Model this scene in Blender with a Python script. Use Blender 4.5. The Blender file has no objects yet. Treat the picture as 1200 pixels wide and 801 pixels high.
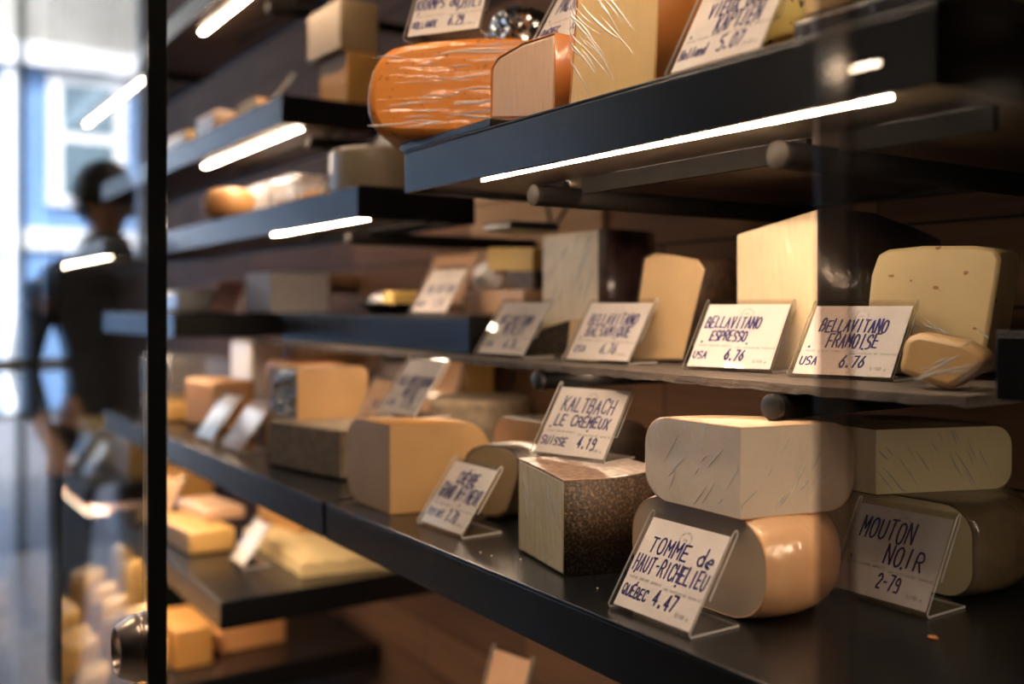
import bpy, bmesh, math, random
from mathutils import Vector, Matrix
random.seed(7)
sc = bpy.context.scene
COL = sc.collection
# ---------------------------------------------------------------- camera, world, sun, exposure
YAW = math.radians(33.4)
SN, CS, FOC = math.cos(YAW), math.sin(YAW), 1166.67
cd = bpy.data.cameras.new('camera'); cam = bpy.data.objects.new('camera', cd); COL.objects.link(cam)
cd.lens = 35; cd.sensor_width = 36; cd.shift_y = -40.5/1200; cd.clip_start = .02; cd.clip_end = 200
cam.rotation_euler = (math.pi/2, 0, math.pi/2 - YAW)
cd.dof.use_dof = True; cd.dof.focus_distance = 1.06; cd.dof.aperture_fstop = 2.0
sc.camera = cam
sc.view_settings.view_transform = 'Standard'; sc.view_settings.look = 'None'
sc.view_settings.gamma = 1; sc.view_settings.use_curve_mapping = False
sc.view_settings.exposure = 0.22
w = bpy.data.worlds.new('sky'); sc.world = w; w.use_nodes = True
nt = w.node_tree; bg = nt.nodes['Background']
st = nt.nodes.new('ShaderNodeTexSky'); st.sky_type = 'NISHITA'; st.sun_disc = False
st.sun_elevation = math.radians(48); st.sun_rotation = math.radians(90); st.air_density = .8; st.dust_density = 3
nt.links.new(st.outputs[0], bg.inputs[0]); bg.inputs[1].default_value = 0.62
sl = bpy.data.lights.new('sun', 'SUN'); so = bpy.data.objects.new('sun', sl); COL.objects.link(so)
sl.energy = 4.2; sl.angle = .01; so.rotation_euler = (0, math.radians(48), math.radians(15))
try:
    sc.cycles.use_denoising = True; sc.cycles.max_bounces = 10; sc.cycles.transparent_max_bounces = 40
    sc.cycles.sample_clamp_indirect = 6
except Exception: pass
LED = 84.0
FILL = 14.0
WARM = (1, .75, .52)
# ---------------------------------------------------------------- pixel -> place helpers (horizon row 360)
def ray(u, v):
    a = (u-600)/FOC; b = (360-v)/FOC
    return Vector((-SN+CS*a, CS+SN*a, b))
def gz(u, v, z): d = ray(u, v); return d*(z/d.z)
def gy(u, v, y): d = ray(u, v); return d*(y/d.y)
def gplane(u, v, p, n): d = ray(u, v); return d*(p.dot(n)/d.dot(n))
# ---------------------------------------------------------------- materials
MC = {}
def nodes_mat(name):
    m = bpy.data.materials.new(name); m.use_nodes = True
    return m, m.node_tree, m.node_tree.nodes['Principled BSDF']
def col4(c): return (c[0], c[1], c[2], 1)
def srgb(r, g, b):
    f = lambda c: (c/255/12.92) if c/255 <= .04045 else ((c/255+.055)/1.055)**2.4
    return (f(r), f(g), f(b))
def mat(name, c, rough=.5, c2=None, scale=20, metal=0, film=0, bump=0, bscale=60, spots=None, stretch=(1,1,1), spec=.5, sss=0, lo=.35, hi=.65, filmdir=(1,1,.25)):
    if name in MC: return MC[name]
    m, t, p = nodes_mat(name)
    p.inputs['Base Color'].default_value = col4(c); p.inputs['Roughness'].default_value = rough
    p.inputs['Metallic'].default_value = metal; p.inputs['Specular IOR Level'].default_value = spec
    tc = t.nodes.new('ShaderNodeTexCoord'); mp = t.nodes.new('ShaderNodeMapping'); mp.inputs['Scale'].default_value = stretch
    t.links.new(tc.outputs['Object'], mp.inputs[0])
    last = None
    if c2:
        n = t.nodes.new('ShaderNodeTexNoise'); n.inputs['Scale'].default_value = scale; n.inputs['Detail'].default_value = 6
        t.links.new(mp.outputs[0], n.inputs['Vector'])
        r = t.nodes.new('ShaderNodeValToRGB'); r.color_ramp.elements[0].position = lo; r.color_ramp.elements[1].position = hi
        r.color_ramp.elements[0].color = col4(c); r.color_ramp.elements[1].color = col4(c2)
        t.links.new(n.outputs['Fac'], r.inputs[0]); last = r.outputs[0]
        t.links.new(last, p.inputs['Base Color'])
    if spots:
        sco, ssc, thr = spots
        vo = t.nodes.new('ShaderNodeTexNoise'); vo.inputs['Scale'].default_value = ssc; vo.inputs['Detail'].default_value = 1
        t.links.new(mp.outputs[0], vo.inputs['Vector'])
        r = t.nodes.new('ShaderNodeValToRGB'); r.color_ramp.elements[0].position = thr; r.color_ramp.elements[1].position = thr+.03
        t.links.new(vo.outputs['Fac'], r.inputs[0])
        mx = t.nodes.new('ShaderNodeMix'); mx.data_type = 'RGBA'; mx.inputs[7].default_value = col4(sco)
        if last: t.links.new(last, mx.inputs[6])
        else: mx.inputs[6].default_value = col4(c)
        t.links.new(r.outputs[0], mx.inputs[0]); t.links.new(mx.outputs[2], p.inputs['Base Color'])
    if bump:
        n = t.nodes.new('ShaderNodeTexNoise'); n.inputs['Scale'].default_value = bscale; n.inputs['Detail'].default_value = 5
        t.links.new(mp.outputs[0], n.inputs['Vector'])
        b = t.nodes.new('ShaderNodeBump'); b.inputs['Strength'].default_value = bump; b.inputs['Distance'].default_value = .004
        t.links.new(n.outputs['Fac'], b.inputs['Height']); t.links.new(b.outputs[0], p.inputs['Normal'])
    if film:
        p.inputs['Coat Weight'].default_value = .7; p.inputs['Coat Roughness'].default_value = .16; p.inputs['Coat IOR'].default_value = 1.6
        m2 = t.nodes.new('ShaderNodeMapping'); m2.inputs['Scale'].default_value = filmdir; t.links.new(tc.outputs['Object'], m2.inputs[0])
        n = t.nodes.new('ShaderNodeTexNoise'); n.inputs['Scale'].default_value = 70; n.inputs['Detail'].default_value = 2.5; n.inputs['Distortion'].default_value = .5
        t.links.new(m2.outputs[0], n.inputs['Vector'])
        b = t.nodes.new('ShaderNodeBump'); b.inputs['Strength'].default_value = 1; b.inputs['Distance'].default_value = .011*film
        t.links.new(n.outputs['Fac'], b.inputs['Height']); t.links.new(b.outputs[0], p.inputs['Coat Normal'])
    if sss:
        p.inputs['Subsurface Weight'].default_value = sss; p.inputs['Subsurface Radius'].default_value = (.01,.006,.003); p.inputs['Subsurface Scale'].default_value = .5
    MC[name] = m; return m
def emit(name, c, s):
    if name in MC: return MC[name]
    m = bpy.data.materials.new(name); m.use_nodes = True; t = m.node_tree
    t.nodes.clear(); e = t.nodes.new('ShaderNodeEmission'); o = t.nodes.new('ShaderNodeOutputMaterial')
    e.inputs[0].default_value = col4(c); e.inputs[1].default_value = s; t.links.new(e.outputs[0], o.inputs[0])
    MC[name] = m; return m
def clear(name, tint=(1,1,1), f0=.04, rough=.02, haze=0, bump=0, gm=1):
    """thin clear sheet: straight-through transparency with Schlick reflection"""
    if name in MC: return MC[name]
    m = bpy.data.materials.new(name); m.use_nodes = True; t = m.node_tree; t.nodes.clear()
    N = t.nodes.new; L = t.links.new
    g = N('ShaderNodeNewGeometry'); d = N('ShaderNodeVectorMath'); d.operation = 'DOT_PRODUCT'
    L(g.outputs['Incoming'], d.inputs[0]); L(g.outputs['Normal'], d.inputs[1])
    a = N('ShaderNodeMath'); a.operation = 'ABSOLUTE'; L(d.outputs['Value'], a.inputs[0])
    s = N('ShaderNodeMath'); s.operation = 'SUBTRACT'; s.inputs[0].default_value = 1; L(a.outputs[0], s.inputs[1])
    p = N('ShaderNodeMath'); p.operation = 'POWER'; L(s.outputs[0], p.inputs[0]); p.inputs[1].default_value = 5
    q = N('ShaderNodeMath'); q.operation = 'MULTIPLY_ADD'; L(p.outputs[0], q.inputs[0]); q.inputs[1].default_value = (1-f0)*gm; q.inputs[2].default_value = f0
    tr = N('ShaderNodeBsdfTransparent'); tr.inputs[0].default_value = col4(tint)
    gl = N('ShaderNodeBsdfGlossy'); gl.inputs['Roughness'].default_value = rough
    if bump:
        n = N('ShaderNodeTexNoise'); n.inputs['Scale'].default_value = 90; b = N('ShaderNodeBump'); b.inputs['Strength'].default_value = bump
        b.inputs['Distance'].default_value = .005; L(n.outputs['Fac'], b.inputs['Height']); L(b.outputs[0], gl.inputs['Normal'])
    mx = N('ShaderNodeMixShader'); L(q.outputs[0], mx.inputs[0]); L(tr.outputs[0], mx.inputs[1]); L(gl.outputs[0], mx.inputs[2])
    out = N('ShaderNodeOutputMaterial')
    if haze:
        df = N('ShaderNodeBsdfDiffuse'); df.inputs[0].default_value = (.9,.88,.85,1); m2 = N('ShaderNodeMixShader'); m2.inputs[0].default_value = haze
        L(mx.outputs[0], m2.inputs[1]); L(df.outputs[0], m2.inputs[2]); L(m2.outputs[0], out.inputs[0])
    else: L(mx.outputs[0], out.inputs[0])
    MC[name] = m; return m
def wood(name, dark, light, plank=.115, ax='Z'):
    if name in MC: return MC[name]
    m, t, p = nodes_mat(name); N = t.nodes.new; L = t.links.new
    tc = N('ShaderNodeTexCoord'); sx = N('ShaderNodeSeparateXYZ'); L(tc.outputs['Object'], sx.inputs[0])
    br = N('ShaderNodeTexBrick'); mp = N('ShaderNodeCombineXYZ'); L(sx.outputs['X'], mp.inputs[0]); L(sx.outputs['Z'], mp.inputs[1])
    L(mp.outputs[0], br.inputs['Vector']); br.inputs['Scale'].default_value = 1; br.inputs['Brick Width'].default_value = .9; br.inputs['Row Height'].default_value = plank
    br.inputs['Mortar Size'].default_value = .0022; br.inputs['Color1'].default_value = (0,0,0,1); br.inputs['Color2'].default_value = (1,1,1,1); br.inputs['Mortar'].default_value = (0,0,0,1)
    n = N('ShaderNodeTexNoise'); n.inputs['Scale'].default_value = 9; n.inputs['Detail'].default_value = 8
    m2 = N('ShaderNodeMapping'); m2.inputs['Scale'].default_value = (.35, 1, 5); L(tc.outputs['Object'], m2.inputs[0]); L(m2.outputs[0], n.inputs['Vector'])
    ad = N('ShaderNodeMix'); ad.data_type = 'RGBA'; ad.inputs[0].default_value = .45; L(n.outputs['Fac'], ad.inputs[6]); L(br.outputs['Color'], ad.inputs[7])
    r = N('ShaderNodeValToRGB'); r.color_ramp.elements[0].position = .15; r.color_ramp.elements[1].position = .8
    r.color_ramp.elements[0].color = col4(dark); r.color_ramp.elements[1].color = col4(light)
    L(ad.outputs[2], r.inputs[0])
    mx = N('ShaderNodeMix'); mx.data_type = 'RGBA'; L(br.outputs['Fac'], mx.inputs[0]); L(r.outputs[0], mx.inputs[6]); mx.inputs[7].default_value = (.006,.004,.003,1)
    L(mx.outputs[2], p.inputs['Base Color']); p.inputs['Roughness'].default_value = .62; p.inputs['Specular IOR Level'].default_value = .15
    MC[name] = m; return m
SHELF = mat('black powder coat', (.0045,.005,.0065), .25, (.007,.0075,.009), 40, bump=.05, bscale=400)
DARK = mat('dark steel', (.012,.012,.013), .35, (.02,.018,.016), 60)
CAP = mat('brushed nickel', (.010,.0085,.007), .6, (.013,.011,.009), 90, spec=.08)
RAIL = mat('matte black rail', (.006,.005,.0045), .7, (.008,.0065,.006), 40, spec=.08)
WOOD = wood('old wood planks', (.055,.028,.017), (.20,.105,.06))
INK = mat('blue violet ink', (.030,.024,.17), .6, (.055,.04,.24), 300)
PRINT = mat('grey print', (.20,.16,.16), .7, (.27,.22,.21), 300)
PAPER = mat('pinkish card stock', (.84,.77,.74), .6, (.88,.82,.79), 30)
ACR = clear('clear acrylic', (.97,.965,.96), .045, .03)
ACRE = clear('acrylic polished edge', (.8,.78,.76), .2, .2, .6)
# ---------------------------------------------------------------- mesh helpers
def link(name, bm, m, parent=None, loc=(0,0,0), smooth=0, mods=()):
    bmesh.ops.recalc_face_normals(bm, faces=bm.faces[:])
    me = bpy.data.meshes.new(name); bm.to_mesh(me); bm.free()
    for x in (m if isinstance(m, (list, tuple)) else [m]): me.materials.append(x)
    if smooth:
        me.polygons.foreach_set('use_smooth', [True]*len(me.polygons))
        me.set_sharp_from_angle(angle=math.radians(smooth))
    o = bpy.data.objects.new(name, me); COL.objects.link(o); o.location = loc
    if parent: o.parent = parent
    for kind, kw in mods:
        d = o.modifiers.new(kind.lower(), kind)
        for k, v in kw.items(): setattr(d, k, v)
    return o
BEV = lambda w, s=2: ('BEVEL', dict(width=w, segments=s, limit_method='ANGLE', angle_limit=math.radians(40)))
def tag(o, label, cat, group=None):
    o['label'] = label; o['category'] = cat
    if group: o['group'] = group
    return o
def thing(name, label, cat, loc=(0,0,0), rz=0, group=None):
    o = bpy.data.objects.new(name, None); COL.objects.link(o); o.location = loc; o.rotation_euler = (0,0,rz); o.empty_display_size = .05
    return tag(o, label, cat, group)
def struct(name, bm, m, **k):
    o = link(name, bm, m, **k); o['kind'] = 'structure'; return o
def box(bm, x0, x1, y0, y1, z0, z1, mi=0):
    v = [bm.verts.new((x, y, z)) for x in (x0, x1) for y in (y0, y1) for z in (z0, z1)]
    for f in ((0,1,3,2), (4,6,7,5), (0,4,5,1), (2,3,7,6), (0,2,6,4), (1,5,7,3)):
        bm.faces.new([v[i] for i in f]).material_index = mi
    return v
def B(*a):
    bm = bmesh.new(); box(bm, *a); return bm
def cyl(bm, p, q, r0, r1=None, n=20, cap=True):
    p, q = Vector(p), Vector(q); r1 = r0 if r1 is None else r1
    d = (q-p).normalized(); a = d.orthogonal().normalized(); b = d.cross(a)
    A = [bm.verts.new(p+(a*math.cos(t)+b*math.sin(t))*r0) for t in [2*math.pi*i/n for i in range(n)]]
    C = [bm.verts.new(q+(a*math.cos(t)+b*math.sin(t))*r1) for t in [2*math.pi*i/n for i in range(n)]]
    for i in range(n): bm.faces.new((A[i], A[(i+1)%n], C[(i+1)%n], C[i]))
    if cap: bm.faces.new(A[::-1]); bm.faces.new(C)
def lathe(bm, prof, c, axis='z', n=40):
    c = Vector(c); rings = []
    for r, h in prof:
        ring = []
        for i in range(n):
            t = 2*math.pi*i/n
            if axis == 'z': q = Vector((r*math.cos(t), r*math.sin(t), h))
            else: q = Vector((r*math.cos(t), h, r*math.sin(t)))
            ring.append(bm.verts.new(c+q))
        rings.append(ring)
    for A, C in zip(rings, rings[1:]):
        for i in range(n): bm.faces.new((A[i], A[(i+1)%n], C[(i+1)%n], C[i]))
    return rings
def chaikin(pts, it=2):
    for _ in range(it):
        q = []
        for i, p in enumerate(pts):
            r = pts[(i+1) % len(pts)]; q += [p*.75+r*.25, p*.25+r*.75]
        pts = q
    return pts
def rind_child(root, bm, idx, m, off=.0007, label=None):
    """a thin skin over the faces of bm with material index idx"""
    b2 = bm.copy(); b2.normal_update()
    bmesh.ops.delete(b2, geom=[f for f in b2.faces if f.material_index != idx], context='FACES')
    for f in b2.faces: f.material_index = 0
    o = link('rind', b2, m, root, smooth=50, mods=[('SOLIDIFY', dict(thickness=off*2, offset=1))])
    if label: o['label'] = label
    return o
def settle(bm):
    xs = [v.co for v in bm.verts]; z = min(p.z for p in xs)
    c = Vector((sum(p.x for p in xs)/len(xs), sum(p.y for p in xs)/len(xs), z))
    bmesh.ops.translate(bm, vec=-c, verts=bm.verts[:]); return c
def cheese_obj(name, label, cat, bm, paste, rind=None, group=None, bev=.002, rlabel=None, smooth=40, subd=0, mods=None):
    bmesh.ops.recalc_face_normals(bm, faces=bm.faces[:])
    c = settle(bm)
    root_bm = bm.copy()
    for f in root_bm.faces: f.material_index = 0
    mods = mods if mods is not None else ([BEV(bev)] if bev else [])
    o = link(name, root_bm, paste, None, c, smooth=smooth, mods=mods)
    tag(o, label, cat, group)
    if rind: rind_child(o, bm, 1, rind, label=rlabel)
    bm.free(); return o
def wheel(name, label, cx, cy, z0, R, h, re, cuts, paste, rind=None, group=None, cat='cheese', n=64, rlabel=None, tilt=None, bulge=0):
    """whole round with rounded rim, then cut by vertical planes: cuts = [(px, py, nx, ny)], the side the normal points to is taken away"""
    bm = bmesh.new(); prof = []
    k = 7
    for i in range(k+1): t = math.pi/2*i/k; prof.append((R-re+re*math.sin(t), re-re*math.cos(t)))
    if bulge: prof.append((R+bulge, h/2))
    for i in range(k+1): t = math.pi/2*i/k; prof.append((R-re+re*math.cos(t), h-re+re*math.sin(t)))
    rings = lathe(bm, prof, (cx, cy, z0), n=n)
    for ring, rev in ((rings[0], 1), (rings[-1], 0)): bm.faces.new(ring[::-1] if rev else ring)
    for f in bm.faces: f.material_index = 1
    for px, py, nx, ny in cuts:
        g = bm.verts[:]+bm.edges[:]+bm.faces[:]
        r = bmesh.ops.bisect_plane(bm, geom=g, plane_co=(px, py, z0), plane_no=(nx, ny, 0), clear_outer=True)
        e = [x for x in r['geom_cut'] if isinstance(x, bmesh.types.BMEdge)]
        ff = bmesh.ops.edgeloop_fill(bm, edges=e)
        for f in ff['faces']: f.material_index = 0
    if tilt:
        bmesh.ops.rotate(bm, cent=(cx, cy, z0), matrix=Matrix.Rotation(tilt[0], 3, tilt[1]), verts=bm.verts[:])
    return cheese_obj(name, label, cat, bm, paste, rind, group, bev=0, rlabel=rlabel, smooth=35)
def quarter(name, label, tip, a0, a1, R, h, re, paste, rind=None, **k):
    """wedge with its tip at tip, cut faces pointing along angles a0..a1 (degrees, counter-clockwise)"""
    a0, a1 = math.radians(a0), math.radians(a1)
    cuts = [(tip[0], tip[1], math.sin(a0), -math.cos(a0)), (tip[0], tip[1], -math.sin(a1), math.cos(a1))]
    # keep angles a0..a1: outer of first plane is clockwise side
    return wheel(name, label, tip[0], tip[1], tip[2], R, h, re, cuts, paste, rind, **k)
def slab(name, label, outline, p, ang, depth, paste, rind=None, back=1.0, bev=.003, smoothit=0, group=None, cat='cheese', rlabel=None, backz=None, drop=None):
    """outline (pixels) on an upright plane through p whose direction along the ground is ang degrees, given a real depth"""
    a = math.radians(ang); n = Vector((-math.sin(a), math.cos(a), 0))
    p = Vector((p[0], p[1], 0))
    pts = [gplane(u, v, p, n) for u, v in outline]
    if smoothit: pts = chaikin(pts, smoothit)
    if drop is not None:                                             # rest on this level
        dz = drop-min(q.z for q in pts); pts = [q+Vector((0,0,dz)) for q in pts]
    c = sum(pts, Vector())/len(pts); z0 = min(q.z for q in pts)
    bz = back if backz is None else backz
    bk = []
    for q in pts:
        d = q-c; bk.append(Vector((c.x+d.x*back, c.y+d.y*back, z0+(q.z-z0)*bz))+n*depth)
    bm = bmesh.new(); A = [bm.verts.new(q) for q in pts]; C = [bm.verts.new(q) for q in bk]
    f = bm.faces.new(A); f.material_index = 0; g = bm.faces.new(C[::-1]); g.material_index = 1 if rind else 0
    for i in range(len(A)):
        h = bm.faces.new((A[i], C[i], C[(i+1)%len(A)], A[(i+1)%len(A)])); h.material_index = 1 if rind else 0
    o = cheese_obj(name, label, cat, bm, paste, rind, group, bev=bev, rlabel=rlabel)
    e = Vector((math.cos(a), math.sin(a), 0)); us = [q.dot(e) for q in pts]; zs = [q.z for q in pts]
    base = pts[0]-e*pts[0].dot(e); base.z = min(zs)
    FRAME[o.name] = (base+e*min(us), e*(max(us)-min(us)), Vector((0,0,max(zs)-min(zs))), -n); return o
FRAME = {}
def prism(name, label, foot, z0, h, paste, rind=None, rfaces=(), bev=.003, top=None, rtop=False, group=None, cat='cheese', heights=None, rlabel=None, sub=0):
    bm = bmesh.new(); n = len(foot)
    A = [bm.verts.new((x, y, z0)) for x, y in foot]; T = top or foot
    C = [bm.verts.new((x, y, z0+(heights[i] if heights else h))) for i, (x, y) in enumerate(T)]
    bm.faces.new(A[::-1]); t = bm.faces.new(C); t.material_index = 1 if (rind and rtop) else 0
    for i in range(n):
        f = bm.faces.new((A[i], A[(i+1)%n], C[(i+1)%n], C[i])); f.material_index = 1 if (rind and i in rfaces) else 0
    return cheese_obj(name, label, cat, bm, paste, rind, group, bev=bev, rlabel=rlabel)
def crumple(name, label, c, size, m, seed=1, amp=.35, group=None, cat='cheese', parent=None, sub=4):
    random.seed(seed); bm = bmesh.new(); bmesh.ops.create_icosphere(bm, subdivisions=sub, radius=1)
    ds = [Vector((random.gauss(0,1), random.gauss(0,1), random.gauss(0,1))).normalized() for _ in range(14)]
    for v in bm.verts:
        k = max(d.dot(v.co) for d in ds)
        v.co *= (.62+.38*k)*random.uniform(1-amp*.38, 1)
        v.co.x *= size[0]; v.co.y *= size[1]; v.co.z *= size[2]
        v.co.z = max(v.co.z, -size[2]*.7)
    if parent: return link(name, bm, m, parent, c)
    z = min(v.co.z for v in bm.verts); bmesh.ops.translate(bm, vec=(0,0,-z), verts=bm.verts[:])
    return tag(link(name, bm, m, None, c), label, cat, group)
CREASE = clear('film crease', (.97,.96,.95), .16, .14, .42)  # white haze in the folds stands in for their highlights
def creases(root, p, du, dv, n, count, seed=0, ang=90, spread=10, lmin=.3, lmax=.9, r=.0005, bend=.04, area=(.05,.95,.06,.94), fan=0, broad=0, m=None):
    """raised folds of the cling film over one face: p corner, du and dv its sides, n outward"""
    rnd = random.Random(seed); bm = bmesh.new(); p, du, dv, n = Vector(p), Vector(du), Vector(dv), Vector(n).normalized()
    U, V = du.length, dv.length; eu, ev = du/U, dv/V
    for k in range(count):
        a = rnd.uniform(area[0], area[1])*U; b = rnd.uniform(area[2], area[3])*V
        t = math.radians(ang+rnd.uniform(-spread, spread)+fan*(a/U-.5)); d = Vector((math.cos(t), math.sin(t)))
        L = rnd.uniform(lmin, lmax)*min(U, V); pts = []; cv = rnd.uniform(-bend, bend)
        for i in range(9):
            q = (i/8-.5)*L; x = a+d.x*q-d.y*cv*L*(1-(i/4-1)**2); y = b+d.y*q+d.x*cv*L*(1-(i/4-1)**2)
            x = min(max(x, .012*U), .988*U); y = min(max(y, .012*V), .988*V); pts.append(p+eu*x+ev*y)
        rr = rnd.uniform(.6, 1.4)*r*(6 if k < broad else 1); ring = []
        for i, q in enumerate(pts):
            tg = (pts[min(i+1, 8)]-pts[max(i-1, 0)])
            if tg.length < 1e-6: tg = ev
            tg = tg.normalized(); sd = tg.cross(n).normalized(); w_ = rr*math.sin(math.pi*(i+.6)/9.2); hs = .3 if m else 1
            ring.append([bm.verts.new(q+sd*w_*c_+n*(.0001+w_*h_*hs)-root.location) for c_, h_ in ((-1.6,0),(-.7,.8),(0,1.1),(.7,.8),(1.6,0))])
        for A, C in zip(ring, ring[1:]):
            for i in range(4): bm.faces.new((A[i], A[i+1], C[i+1], C[i]))
    o = link('film_folds', bm, m or CREASE, root, smooth=80); return o
# ---------------------------------------------------------------- handwriting
G = {'A':'003A60 1454','B':'000A4A585645054564614000','C':'685A2A0802205062','D':'000A3A67633000','E':'6A0A0060 0555','F':'6A0A00 0555','G':'685A2A08022050626535',
 'H':'000A 606A 0565','I':'303A','J':'5A52402002','K':'000A 6A04 2560','L':'0A0060','M':'000A346A60','N':'000A606A','O':'2002082A4A68624020','P':'000A4A68664505',
 'Q':'2002082A4A68624020 3360','R':'000A4A68664505 3560','S':'685A2A0806254563614010','T':'0A6A 3A30','U':'0A022040626A','V':'0A306A','W':'0A1036506A','X':'006A 0A60','Y':'0A356A 3530','Z':'0A6A0060',
 '0':'2002082A4A68624020','1':'183A30','2':'082A4A68660060','3':'092A4A68563564614010','4':'404A0363','5':'6A0A06466461401001','6':'5A26032040626446260303','7':'0A6A20','9':'6525072A4A68604010','8':'2506082A4A6866452504022040626445',
 '.':'20213130','-':'1555','/':'006A','$':'685A2A0806254563614010 3C3D','e':'03636546250302205002','d':'6A60 6346250402204062','u':'06022062 6660','o':'20020426466462402','i':'3036 3839','l':'3A30',
 'a':'6660 6436250402206062','n':'0006 0436566460','g':'66612F 64462504022062','h':'000A 0436566460',"'":'3A38','É':'6A0A0060 0555 3B5D','È':'6A0A0060 0555 1D3B'}
def strokes(bm, text, cx, v, h, wid, lw, slant=.06, jit=.05, seed=0, z=.0004, cl=0):
    rnd = random.Random(seed+len(text)); n = len(text); adv = wid/max(n, 1)
    for i, ch in enumerate(text):
        g = G.get(ch)
        if not g: continue
        x0 = cx-wid/2+adv*i; sx = adv*.66/6; sy = h/10*(1+rnd.uniform(-jit, jit)*1.5); oy = v+h*rnd.uniform(-jit, jit)
        if ch == 'I' or ch in '.': sx = min(sx, h/12)
        for part in g.split():
            pts = []
            for k in range(0, len(part)-1, 2):
                X, Y = int(part[k], 16), int(part[k+1], 16)
                if Y == 15: Y = -3
                px = x0+sx*X+rnd.uniform(-jit, jit)*sx*3+slant*sy*Y; py = oy+sy*Y+rnd.uniform(-jit, jit)*sy*4
                pts.append(Vector((px, py)))
            if len(pts) > 5: # round the curves of long strokes
                q = [pts[0]]
                for a, b in zip(pts, pts[1:]): q += [a*.75+b*.25, a*.25+b*.75]
                pts = q+[pts[-1]]
            for a, b in zip(pts, pts[1:]):
                d = b-a
                if d.length < 1e-6: continue
                d = d.normalized(); s = Vector((-d.y, d.x))*lw/2; e = d*lw*.35
                bm.faces.new([bm.verts.new((q.x, q.y, z)) for q in (a-e-s, b+e-s, b+e+s, a-e+s)])
W, LS = .115, .109
def sheet(bm, pts, x0, x1, th, mi_face=0, mi_edge=1):
    """bent sheet: a polyline in (y, z) swept from x0 to x1 with thickness th"""
    n = len(pts); nor = []
    for i in range(n):
        a = Vector(pts[max(i-1, 0)]); b = Vector(pts[min(i+1, n-1)]); d = (b-a).normalized(); nor.append(Vector((-d.y, d.x)))
    rows = []
    for x in (x0, x1):
        rows.append([[bm.verts.new((x, p[0]+s*nn.x*th/2, p[1]+s*nn.y*th/2)) for p, nn in zip(pts, nor)] for s in (-1, 1)])
    for i in range(n-1):
        for s in (0, 1):
            bm.faces.new((rows[0][s][i], rows[0][s][i+1], rows[1][s][i+1], rows[1][s][i])).material_index = mi_face
        for r in (0, 1):
            bm.faces.new((rows[r][0][i], rows[r][0][i+1], rows[r][1][i+1], rows[r][1][i])).material_index = mi_edge
    for i in (0, n-1):
        bm.faces.new((rows[0][0][i], rows[1][0][i], rows[1][1][i], rows[0][1][i])).material_index = mi_edge
def sign(label, loc, rz, th, lines=(), country=None, price=None, seed=0, w=W, L=LS, card=None, group=None, hol=None, bits=True, foot=.066, cardx=0):
    """clear L-shaped ticket holder: foot, sloping front, folded over at the top; card between the two sheets"""
    t = thing('price_sign', label, 'price sign', loc, rz, group)
    s, c = math.sin(th), math.cos(th); q = .0024
    f = lambda d, off=0: (d*s+off*c, d*c-off*s+q/2)
    pts = [(foot, q/2), (.012, q/2), (.004, q/2)]+[f(.004), f(.012), f(L-.006), f(L-.001, .001), f(L, .003), f(L-.001, .005), f(L-.006, .006), f(L*.36, .0062)]
    bm = bmesh.new(); sheet(bm, pts, -w/2, w/2, q, 0, 1)
    link('holder', bm, hol or [ACR, ACRE], t)
    M = Matrix(((1,0,0),(0,c,s),(0,-s,c)))  # not used for shape, kept for clarity
    tilt = math.pi/2-th
    cw = w*.93
    cdm = bmesh.new(); box(cdm, -cw/2, cw/2, .006, L-.007, -.0004, 0)
    y0, z0 = f(0, .0022)
    co = link('card', cdm, card or PAPER, t, (cardx, y0, z0)); co.rotation_euler = (tilt, 0, 0)
    if lines:
        bm = bmesh.new()
        for k, (txt, cx, v, h, wd) in enumerate(lines): strokes(bm, txt, cx*w, (v-(.035 if k else .005))*L, h*1.27*L, wd*w, .0022, seed=seed+k)
        if country: strokes(bm, country[0], country[1]*w, .165*L, .10*L, country[2]*w, .0018, seed=seed+7)
        if price: strokes(bm, price[0], price[1]*w, .155*L, .14*L, price[2]*w, .0022, seed=seed+9)
        strokes(bm, '.', -.39*w, .385*L, .1*L, .02*w, .0022, seed=1); strokes(bm, '.', .13*w, .375*L, .1*L, .02*w, .0022, seed=2)
        link('lettering', bm, INK, co)
    if bits:
        bm = bmesh.new()
        strokes(bm, 'VACHE CHÈVRE BREBIS', -.22*w, .335*L, .020*L, .40*w, .00035, slant=0, jit=.02)
        strokes(bm, 'CRU PASTEURISÉ THERMISÉ', .24*w, .315*L, .020*L, .44*w, .00035, slant=0, jit=.02)
        strokes(bm, '$/100 g', .33*w, .13*L, .035*L, .15*w, .0005, slant=.1, jit=.02)
        link('printed_text', bm, PRINT, co)
        bm = bmesh.new(); ex, ey, er = .02*w, .80*L, .068*L
        for k in range(14):
            a = math.radians(-35+250*k/13); d = Vector((math.cos(a), math.sin(a))); e = Vector((-d.y, d.x))
            pc = Vector((ex, ey))+d*er
            qd = [pc+d*.0011+e*.0003, pc-d*.0011+e*.0003, pc-d*.0011-e*.0003, pc+d*.0011-e*.0003] if k % 3 else [pc+d*.0011+e*.0007, pc-d*.0011+e*.0002, pc-d*.0011-e*.0007, pc+d*.0011-e*.0002]
            bm.faces.new([bm.verts.new((p.x, p.y, .0004)) for p in qd])
        for k in range(3):
            pc = Vector((ex+(k-1)*.002, ey)); bm.faces.new([bm.verts.new((pc.x+a, pc.y+b, .0004)) for a, b in ((-.0003,-.0015),(.0003,-.0015),(.0003,.0012),(-.0003,.0012))])
        link('emblem', bm, PRINT, co)
    return t
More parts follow.
